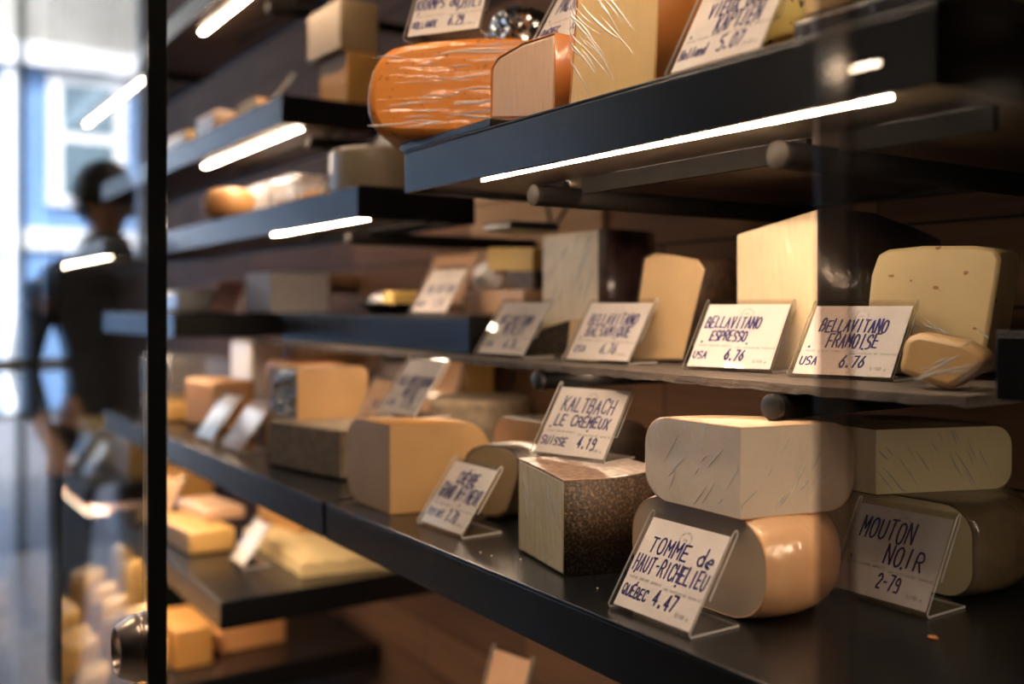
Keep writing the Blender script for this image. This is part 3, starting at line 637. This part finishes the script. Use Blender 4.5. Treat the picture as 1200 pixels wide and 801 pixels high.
oo = slab('cheese_wedge', 'tall film-wrinkled golden wedge with orange rind at the middle of the top shelf', [(667,118),(768,95),(775,-60),(680,-60)], (-.76,.628), 4, .13, P_GOUDA, P_ORANGE2, back=.9, bev=.003, drop=Z)
creases(oo, *FRAME[oo.name], 22, 5, ang=135, spread=8, lmin=.25, lmax=.6, r=.0006, area=(.05,.55,.22,.62), bend=.08)
sign('sign reading KRAMPS au CHILI standing on the big orange cheese', (-1.15, .645, .3585), .56, .45, [('KRAMPS au', -.15, .46, .13, .58), ('CHILI', .28, .44, .14, .34)], ('HOLLANDE', -.26, .34), ('6.29', .15, .2), 91)
sign('sign reading PACIFIC ROCK standing on the small pinkish wedge', (-.945, .69, Z+.105), .10, .55, [('PACIFIC ROCK', .05, .50, .17, .80)], ('QUÉBEC', -.28, .3), ('3.62', .15, .22), 93)
sign('sign reading VIEUX GOUDA KAPTIEN at the front edge of the top shelf', (-.623, .614, Z), .0, .50, [('VIEUX GOUDA', .08, .56, .12, .74), ('KAPTIEN', .10, .40, .13, .48)], ('Holland', -.28, .3), ('5.07', .12, .26), 97)
crumple('cheese_piece', 'crumpled foil parcel behind the big orange cheese', (*gy(608, 30, .80).xy, .36), (.06,.05,.045), FOIL, 12)
prism('cheese_block', 'tall black-rinded block behind the big orange cheese', [(-1.20,.87),(-1.0,.87),(-1.0,1.0),(-1.20,1.0)], Z, .15, R_BLACK, None, bev=.006)
prism('cheese_block', 'yellow herb-speckled block behind the sign at the right of the top shelf', [(-.67,.70),(-.56,.70),(-.56,.80),(-.67,.80)], Z, .11, P_SPECK, None, bev=.004)
pt = tag(link('slate_tray', B(-.545,-.41,.63,.80,Z,Z+.022), R_BLACK, mods=[BEV(.003)]), 'black tray at the right end of the top shelf', 'tray')
prism('cheese_block', 'yellow block lying on the black tray at the right end of the top shelf', [(-.54,.635),(-.42,.635),(-.42,.76),(-.54,.76)], Z+.0225, .06, P_SPECK if 0 else P_GOUDA, None, bev=.005)
# foil cheese at the right
crumple('cheese_piece', 'silver foil-wrapped cheese at the far right edge', (-.425, .86, -.0183), (.04,.045,.058), FOIL, 21)
# ================================================================ UPPER LEFT SHELVES
Z = .2055
q = gy(445, 218, .80)
wheel('cheese_round', 'grey film-wrapped cheese wheel at the end of the upper left shelf', -1.69, .81, Z, .085, .085, .012, [], paste('grey film wheel', 176, 152, 118, film=.6), None)
sign('pale sign standing on the grey cheese wheel', (-1.69, .82, Z+.0855), .1, .5, [], None, None, 5, w=.08, L=.07, bits=False, foot=.045)
bx = thing('clear_cheese_box', 'clear plastic box of orange cheese beside the grey cheese wheel', 'box', (-1.975, .80, Z))
link('lid', B(-.085,.085,-.07,.07,.0,.06), CLR, bx, mods=[BEV(.015, 3)]); link('cheese', B(-.07,.07,-.055,.055,.002,.022), P_ORG, bx, mods=[BEV(.004)])
sign('sign seen edge-on between the clear box and the grey wheel', (-1.83, .745, Z), -.30, .6, [], None, None, 5, bits=False, w=.10, L=.11)
sign('whitish pink sign in front of the small tan cheese on the upper left shelf', (-2.13, .745, Z), .2, .5, [], None, None, 5, bits=True, w=.10, L=.085)
prism('cheese_block', 'small tan cheese just right of the whitish pink sign', [(-2.13,.84),(-2.10,.835),(-2.07,.85),(-2.07,.92),(-2.13,.92)], Z, .055, P_OCH, None, bev=.006)
prism('carton', 'pale blue-white carton on the upper left shelf', [(-2.50,.835),(-2.18,.835),(-2.18,.915),(-2.50,.915)], Z, .10, mat('blue white carton', (.55,.58,.66), .5, (.6,.63,.7), 8), None, bev=.003, cat='box')
wheel('cheese_round', 'small round orange-brown cheese against the glass door edge', -2.35, .745, Z, .065, .075, .034, [], paste('orange brown ball', 214, 150, 86), None)
Z = .4205
prism('cheese_block', 'orange-brown block with pale edge, lower of the two stacked high on the wall', [(-2.03,.84),(-1.90,.845),(-1.895,.92),(-2.03,.92)], Z, .11, P_OCH, None, bev=.004)
prism('cheese_block', 'light grained block stacked on the orange-brown block', [(-2.065,.825),(-1.90,.83),(-1.90,.918),(-2.065,.918)], Z+.1105, .105, paste('grained block', 140, 114, 80, scale=40), None, bev=.004)
sign('thin dark sign seen edge-on left of the two stacked blocks', (-2.13, .745, Z), -.33, .65, [], None, None, 5, bits=False, w=.09, L=.11)
wheel('cheese_half', 'ochre rounded cheese beside the edge-on sign on the high shelf', -2.34, .80, Z, .08, .07, .02, [(-2.34,.78,0,-1)], P_YEL, P_OCH)
prism('cheese_pack', 'pinkish wrapped pack left of the ochre rounded cheese', [(-2.62,.74),(-2.46,.74),(-2.46,.86),(-2.62,.86)], Z, .07, P_GOUDA2, None, bev=.01)
prism('cheese_pack', 'tan wrapped pack by the glass edge on the high shelf', [(-2.95,.74),(-2.72,.74),(-2.72,.86),(-2.95,.86)], Z, .06, P_YEL2, None, bev=.01)
sign('edge-on sign between the wrapped packs on the high shelf', (-2.66, .735, Z), -.20, .6, [], None, None, 5, bits=False, w=.09, L=.11)
prism('cheese_block', 'dim tan block under the uppermost light strip', [(-2.95,.865),(-2.80,.865),(-2.80,.925),(-2.95,.925)], Z, .12, P_OCH, None, bev=.006)
# ================================================================ LEFT PART OF THE LONG SHELF (top at -.30)
Z = -.2985
prism('cheese_block', 'rough grey-brown block carrying the foil-sided cheese', [(-1.836,.655),(-1.60,.700),(-1.62,.86),(-1.85,.84)], Z, .086, R_GREY, None, bev=.004)
fb = quarter('cheese_wedge', 'quarter cheese with silver foil side stacked on the rough grey block', (-1.775, .69, Z+.0868), 92, 182, .145, .097, .02, P_BEIGE, mat('grained tan rind', srgb(190,150,108), .5, srgb(150,112,76), 60))
bm = bmesh.new(); random.seed(8); nx, nz = 22, 16; fr = {}
for i in range(nx+1):
    for j in range(nz+1):
        e_ = 0 if i in (0, nx) or j in (0, nz) else random.uniform(-.0065, .002)
        fr[i,j] = bm.verts.new((-.128+.128*i/nx, -.002+e_, .003+.088*j/nz))
for i in range(nx):
    for j in range(nz): bm.faces.new((fr[i,j], fr[i+1,j], fr[i+1,j+1])); bm.faces.new((fr[i,j], fr[i+1,j+1], fr[i,j+1]))
l = fb.location; bmesh.ops.translate(bm, vec=(-1.775-l.x, .69-l.y, Z+.0868-l.z), verts=bm.verts[:]); link('foil_side', bm, mat('smooth silver foil', (.72,.70,.68), .25, (.8,.78,.76), 30, metal=1), fb, mods=[('SOLIDIFY', dict(thickness=.001))])['label'] = 'crinkled silver foil on the left face'
sign('brown shaded sign leaning before the foil-sided cheese', (-1.575, .735, Z+.087), .05, .5, [('KAASTA', .05, .42, .12, .5)], ('USA', -.2, .2), ('6.30', .15, .2), 5, w=.105, L=.10, card=PB)  # beige card whose shade is put into its brown colour
prism('cheese_block', 'orange-brown block in front of the stacked orange wedges on the left', [(-2.10,.74),(-1.93,.76),(-1.93,.88),(-2.10,.86)], Z, .085, P_OCH if 0 else paste('tan brown block', 196, 140, 82), None, bev=.006)
prism('cheese_wedge', 'bright orange wedge standing between foil and white tag', [(-2.29,.81),(-2.115,.82),(-2.115,.94),(-2.29,.93)], Z, .175, P_ORG, None, bev=.008)
sign('bluish white framed sign at the front of the long shelf, second from the glass edge', (-2.07, .655, Z), .0, .62, [], None, None, 5, bits=True, w=.12, L=.125, card=mat('pinkish slip', srgb(196,170,168), .6, srgb(206,182,178), 20), hol=[ACR, clear('daylit blue edge', (.8,.85,.9), .2, .2, .6)])  # blue of the daylight is put into the edge colour
sign('bluish white blank sign at the front of the long shelf against the glass edge', (-2.27, .655, Z), .0, .62, [], None, None, 5, bits=False, w=.12, L=.125, card=mat('daylit blue slip', (.72,.78,.85), .5, (.76,.82,.88), 20), hol=[ACR, clear('daylit blue edge', (.8,.85,.9), .2, .2, .6)])  # blank card coloured with the blue of the daylight, its edge too
wheel('cheese_round', 'brown wheel at the back of the long shelf behind the orange wedge', -2.47, 1.07, Z, .13, .20, .02, [], R_DBR if 0 else paste('dim brown wheel', 150, 104, 54), None)
prism('cheese_pack', 'white wrapped upright pack behind the framed signs', [(-2.62,.83),(-2.46,.83),(-2.46,.92),(-2.62,.92)], Z, .215, WRAPW, None, bev=.01, cat='wrapped cheese')
prism('cheese_block', 'layered tan block beside the glass edge behind the blank sign', [(-2.58,.70),(-2.38,.72),(-2.38,.82),(-2.58,.80)], Z, .12, P_YEL2 if 0 else paste('dull tan block', 184, 134, 84), None, bev=.01)
sign('tall cream card standing at the back beside the brown wheel', (-2.15, 1.02, Z), .35, .45, [], None, None, 5, w=.10, L=.19, bits=False)
prism('cheese_block', 'tan block at the back with a pinkish card before it', [(-2.06,1.09),(-1.84,1.09),(-1.84,1.17),(-2.06,1.17)], Z, .195, P_YEL2, None, bev=.008)
sign('pinkish card in front of the tan block at the back of the long shelf', (-1.84, .97, Z), .2, .40, [], None, None, 5, w=.14, L=.215, bits=False, card=PB)
sign('thin reddish sign edge-on at the back near the glass edge', (-2.275, .97, Z), -.15, .55, [], None, None, 5, w=.10, L=.26, bits=False, card=PB)
db = thing('cake_dome_box', 'clear plastic tub of cheese behind the glass door', 'tub', (-2.78, .76, Z))
link('lid', B(-.15,.13,-.09,.09,.05,.17), CLR, db, mods=[BEV(.02, 3)]); link('cheese', B(-.14,.12,-.085,.085,.0,.05), P_YEL2, db, mods=[BEV(.008)])
# eye-height shelf behind the glass
Z = -.0128
prism('cheese_pack', 'pale wrapped pack on the eye-height shelf behind the glass', [(-2.98,.72),(-2.72,.72),(-2.72,.86),(-2.98,.86)], Z, .06, WRAPW, None, bev=.012, cat='wrapped cheese')
prism('carton', 'white carton with reddish flap just right of the glass edge at eye height', [(-2.55,.85),(-2.36,.85),(-2.36,1.0),(-2.55,1.0)], Z, .10, mat('pale carton', (.62,.6,.62), .5, (.68,.66,.68), 8), None, bev=.003, cat='box')
sign('reddish sign leaning by the white carton at eye height', (-2.60, .80, Z), .5, .5, [], None, None, 5, w=.10, L=.10, bits=False, card=mat('reddish card', srgb(196,130,116), .6, srgb(206,142,126), 20))
# ================================================================ LOW SHELF WITH THE SLAB (top at -.585)
Z = -.584
a = [gz(*p, Z).xy for p in ((352,676),(287,632))]
bm = bmesh.new(); e0 = Vector((a[0].x, a[0].y)); ex = Vector((a[1].x-a[0].x, a[1].y-a[0].y)); ey = Vector((.06,.30)).normalized()*.30
nx, ny = 14, 16; gr = {}
random.seed(5)
for i in range(nx+1):
    for j in range(ny+1):
        s, r = i/nx, j/ny; edge = min(s, 1-s, r, 1-r)
        z = .030+.010*min(1, edge*9)+.003*math.sin(j*2.4+i*.3)
        q = e0+ex*s+ey*r+Vector((random.uniform(-.003,.003), random.uniform(-.003,.003)))
        gr[i,j,1] = bm.verts.new((q.x, q.y, Z+z)); gr[i,j,0] = bm.verts.new((q.x, q.y, Z))
for i in range(nx):
    for j in range(ny):
        for k in (0,1): bm.faces.new([gr[i+a_,j+b_,k] for a_,b_ in ((0,0),(1,0),(1,1),(0,1))])
for i in range(nx):
    for j in (0,ny): bm.faces.new((gr[i,j,0],gr[i+1,j,0],gr[i+1,j,1],gr[i,j,1]))
for j in range(ny):
    for i in (0,nx): bm.faces.new((gr[i,j,0],gr[i,j+1,0],gr[i,j+1,1],gr[i,j,1]))
cheese_obj('cheese_slab', 'flat layered cream slab at the corner of the low shelf', 'cheese', bm, P_SLAB, None, bev=0, smooth=60)
sign('pinkish sign edge-on beside the flat layered slab', (-2.235, .72, Z), -.03, .60, [], None, None, 5, bits=False, w=.10, L=.115)
wheel('cheese_half', 'dark brown half cheese behind the flat layered slab', -2.17, 1.02, Z, .11, .085, .03, [(-2.17,.97,.2,-1)], P_OCH, R_DBR)
packs = [('golden wrapped pack at the front of the low shelf, bottom of its stack', -2.50, .70, 0, .26, .13, .055, P_YEL2), ('pale flat pack lying on the golden wrapped pack', -2.56, .76, .056, .20, .12, .030, P_GOUDA2), ('tan pack at the back of the low shelf beside the brown half', -2.40, .93, 0, .24, .12, .07, P_OCH), ('light tan pack stacked on the tan pack at the back', -2.44, .93, .071, .22, .11, .05, P_YEL2)]
for lb, x, y, dz, w_, d_, h_, m in packs:
    prism('cheese_pack', lb, [(x-w_/2,y-d_/2),(x+w_/2,y-d_/2+.02),(x+w_/2,y+d_/2),(x-w_/2,y+d_/2-.02)], Z+dz, h_, m, None, bev=.006, cat='wrapped cheese')
sign('pinkish card leaning at the glass edge on the low shelf', (-2.78, .66, Z), .4, .5, [], None, None, 5, bits=False, w=.12, L=.14, card=PB)
prism('cheese_pack', 'brown wrapped wedge leaning behind the glass above the low shelf front', [(-2.98,.70),(-2.85,.72),(-2.85,.86),(-2.98,.84)], Z, .12, P_OCH, None, bev=.008, cat='wrapped cheese')
# far low shelf behind the glass
Z = -.571
for k, (x, y) in enumerate(((-3.55,.80),(-3.85,.80),(-4.2,.80))):
    prism('cheese_block', ('golden block nearest the end of the far low shelf','golden block in the middle of the far low shelf','golden block at the far end of the far low shelf')[k], [(x-.13,y-.05),(x+.13,y-.05),(x+.13,y+.12),(x-.13,y+.12)], Z, .13, P_YEL if k else P_YEL2, None, bev=.008)
for k, x in enumerate((-3.62, -3.90)):
    sign(('bright white tag before the nearest golden block on the far low shelf','bright white tag before the middle golden block on the far low shelf')[k], (x, .645, Z), .1, .6, [], None, None, 5, bits=False, w=.10, L=.13, card=mat('white tag', (.85,.86,.88), .5, (.9,.9,.92), 20))
cr = thing('black_crate', 'black open crate of packs below the far low shelf', 'crate', (-3.70, .66, -.93))
bm = bmesh.new(); box(bm, -.55,.30,-.04,.30,0,.012); box(bm, -.55,.30,-.04,-.028,.012,.26); box(bm, -.55,.30,.288,.30,.012,.26); box(bm, -.55,-.538,-.028,.288,.012,.26); box(bm, .288,.30,-.028,.288,.012,.26); link('crate_body', bm, BK, cr)
for k in range(4):
    x = -4.20+k*.2
    prism('cheese_pack', 'pink and white wrapped pack standing in the black crate', [(x,.66),(x+.15,.68),(x+.15,.86),(x,.84)], -.917, .225+.025*(k % 2), mat('pinkish wrap', srgb(206,160,150), .35, srgb(222,190,184), 14, film=.5), None, bev=.02, group='packs standing in the black crate', cat='wrapped cheese')
# ================================================================ LOWEST DISPLAY (top at -.93)
Z = -.9295
WR = mat('white and brown wrap', (.70,.70,.72), .3, srgb(176,130,90), 9, film=.7); RD = mat('red label wrap', srgb(160,60,44), .35, srgb(214,190,176), 10, film=.6); BL = mat('bluish white wrap', (.60,.68,.76), .3, (.75,.8,.86), 12, film=.7)
kinds = [('white-wrapped pack in the lowest display', WR, 'white-wrapped packs in the lowest display'), ('red-labelled pack in the lowest display', RD, 'red-labelled packs in the lowest display'), ('bluish white pack in the lowest display', BL, 'bluish white packs in the lowest display'), ('golden cheese pack in the lowest display', P_YEL2, 'golden packs in the lowest display')]
random.seed(17); k = 0
for row, y in enumerate((.335, .45, .565, .68)):
    for i in range(10):
        x = -3.66+i*.128+.045*row+random.uniform(-.012,.012)
        if row == 3 and x > -2.9 or row > 1 and x < -3.2: continue
        lb, m, g = kinds[(k*5+row+i*3) % 4]; k += 1
        h = random.uniform(.07,.13)+.04*row; w_ = random.uniform(.085,.11); d_ = random.uniform(.08,.10); s = random.uniform(-.006,.006)
        f_ = [(x-w_/2,y-d_/2+s),(x+w_/2,y-d_/2-s),(x+w_/2-.02,y+d_/2-.01),(x-w_/2+.02,y+d_/2-.01)]
        prism('cheese_pack', lb, f_, Z, h, m, None, bev=.015, group=g, cat='wrapped cheese', top=[(px+random.uniform(-.010,.010), py+.01) for px, py in f_], heights=[h-.03,h-.03+random.uniform(0,.03),h,h])
prism('cheese_block', 'tan block under the low shelf corner beside a lettered card', [(-2.86,.80),(-2.66,.82),(-2.66,1.0),(-2.86,1.0)], Z, .13, paste('warm tan block', 204, 140, 84), None, bev=.004)
prism('cheese_block', 'orange-brown block at the end of the lowest display', [(-2.82,.66),(-2.60,.68),(-2.60,.78),(-2.82,.78)], Z, .10, P_OCH, None, bev=.004)
sign('brown lettered card below the corner of the low shelf', (-2.76, .98, Z+.131), .4, .35, [('FETA', 0, .5, .14, .6)], None, None, 5, bits=False, w=.15, L=.13, card=PB)
# below the front shelf
Z = -.659
c = gy(590, 801, .88)
sign('pink card whose tip shows below the front shelf', (c.x+.01, .86, Z), .2, .35, [], None, None, 5, bits=False, w=.09, L=.105, card=PB)
slab('cheese_wedge', 'cream wedge tip showing below the front shelf', [(648,860),(690,860),(676,796),(664,782),(654,780)], (-.93,.84), 5, .06, P_GOUDA, None, bev=.003, drop=Z)
# unseen ceiling panels, added as fill light from the aisle
def panel(label, x, y, w_, d_, e):
    t = thing('fill_lamp', label, 'fill lamp', (x, y, 2.26))
    link('frame', B(-w_/2-.03, w_/2+.03, -d_/2-.03, d_/2+.03, .01, .04), FRD, t)
    link('diffuser', B(-w_/2, w_/2, -d_/2, d_/2, 0, .012), emit('warm fill', (1,.80,.60), e), t)
panel('added ceiling fill lamp over the aisle near the viewer', -.6, -.55, .5, .35, FILL)
panel('added ceiling fill lamp over the aisle farther left', -3.5, -.95, .6, .45, FILL*2.8)
# ================================================================ BEHIND THE CAMERA: what the glass mirrors
op = thing('opposite_cabinet', 'black display cabinet with a light strip across the aisle', 'cabinet', (-1.9, -1.5, -1.34))
bm = bmesh.new(); box(bm, -.9,.9,-.4,-.38,0,2.4); box(bm, -.9,.9,-.38,0,2.2,2.24); box(bm, -.9,.9,-.38,0,1.0,1.04); box(bm, -.9,-.86,-.38,0,0,2.4); box(bm, .86,.9,-.38,0,0,2.4); link('carcass', bm, SHELF, op)
bm = bmesh.new(); box(bm, -.127,.034,-.03,-.02,2.060,2.072); link('led_strip', bm, emit('warm led', WARM, LED), op)
# person in the aisle (seen only mirrored in the door)
pr_ = thing('person', 'person with short black hair, pale grey scarf and dark jacket standing in the aisle', 'person', (-3.5, -.24, -1.34))
def skin(name, chains, m, parent, sub=2):
    me = bpy.data.meshes.new(name); vs = []; es = []; rs = []; idx = {}
    def vid(p, r):
        k = tuple(round(x, 4) for x in p)
        if k not in idx: idx[k] = len(vs); vs.append(p); rs.append(r)
        return idx[k]
    for ch in chains:
        ids = [vid(p, r) for p, r in ch]
        for a, b in zip(ids, ids[1:]): es.append((a, b))
    me.from_pydata(vs, es, []); me.materials.append(m); o = bpy.data.objects.new(name, me); COL.objects.link(o); o.parent = parent
    md = o.modifiers.new('skin', 'SKIN'); md.use_smooth_shade = True
    if not me.skin_vertices: 
        bpy.context.view_layer.objects.active = o
    for i, r in enumerate(rs): me.skin_vertices[0].data[i].radius = (r, r*.8)
    me.skin_vertices[0].data[0].use_root = True
    s = o.modifiers.new('subsurf', 'SUBSURF'); s.levels = sub; s.render_levels = sub
    return o
SK = mat('skin', srgb(196,150,124), .5, srgb(204,158,132), 20)
pel = ((0,0,.95), .15); ch = ((0,0,1.28), .16); nk = ((0,0,1.50), .06)
body = [[pel, ((0,0,1.1), .14), ch, ((0,0,1.42), .12), nk, ((.01,0,1.60), .075), ((.015,0,1.70), .085), ((.0,0,1.76), .055)]]
for s in (-1, 1):
    body.append([((0,0,1.42), .12), ((0,s*.18,1.42), .06), ((.02,s*.24,1.14), .045), ((.14,s*.20,.95), .033), ((.20,s*.18,.90), .028)])
    for k in range(4): body.append([((.20,s*.18,.90), .028), ((.24,s*(.18+.018*(k-1.5)),.87), .010), ((.265-.005*abs(k-1),s*(.18+.02*(k-1.5)),.835), .008)])
    body.append([((.20,s*.18,.90), .028), ((.22,s*.14,.885), .010), ((.235,s*.13,.86), .009)])
    body.append([pel, ((0,s*.10,.88), .10), ((.01,s*.11,.48), .06), ((-.02,s*.12,.09), .04), ((.10,s*.13,.035), .035), ((.17,s*.13,.03), .03)])
skin('body', body, SK, pr_)
jk = [[((0,0,.86), .17), ((0,0,1.1), .165), ch if 0 else ((0,0,1.28), .185), ((0,0,1.43), .14), ((0,0,1.53), .085)]]
for s in (-1, 1): jk.append([((0,0,1.43), .14), ((0,s*.19,1.42), .078), ((.02,s*.25,1.14), .062), ((.12,s*.21,.98), .05)])
skin('jacket', jk, mat('pale grey cloth', (.035,.037,.045), .9, (.05,.05,.06), 30), pr_)
sk_ = [[((0,0,1.36), .17), ((0,0,1.43), .165), ((.0,0,1.52), .115), ((.01,0,1.60), .105)], [((0,0,1.40), .165), ((0,.15,1.38), .09)], [((0,0,1.40), .165), ((0,-.15,1.38), .09)]]
skin('scarf', sk_, mat('pale grey cloth', (.55,.55,.57), .9, (.6,.6,.62), 30), pr_)
tr_ = [[((0,0,.93), .155), ((0,.10,.87), .112), ((.01,.11,.48), .076), ((-.02,.12,.10), .062)], [((0,0,.93), .155), ((0,-.10,.87), .112), ((.01,-.11,.48), .076), ((-.02,-.12,.10), .062)]]
skin('trousers', tr_, mat('dark denim', (.02,.025,.04), .9, (.03,.035,.05), 30), pr_)
bm = bmesh.new(); bmesh.ops.create_icosphere(bm, subdivisions=4, radius=1)
for v in bm.verts: v.co = Vector((v.co.x*.118-.012, v.co.y*.10, 1.715+v.co.z*.118))
bmesh.ops.delete(bm, geom=[v for v in bm.verts if v.co.z < 1.675 and v.co.x > .045], context='VERTS')
link('hair', bm, mat('black hair', (.008,.007,.007), .5, (.015,.013,.012), 80, stretch=(1,1,8)), pr_, smooth=60, mods=[('SOLIDIFY', dict(thickness=.012))])
bm = bmesh.new()
for s in (-1, 1): cyl(bm, (.095, s*.032, 1.685), (.102, s*.032, 1.685), .011, n=12)
link('eyes', bm, mat('eye dark', (.02,.015,.012), .2, (.03,.02,.02), 10), pr_)
bm = bmesh.new(); cyl(bm, (.09,0,1.66), (.118,0,1.645), .009, .015, 12); cyl(bm, (.085,-.022,1.612), (.085,.022,1.612), .008, n=10)
for s in (-1, 1): cyl(bm, (.0,s*.078,1.665), (.0,s*.092,1.67), .026, .022, 14)
link('face', bm, mat('lips and nose', srgb(186,128,108), .5, srgb(196,140,120), 20), pr_, smooth=60)
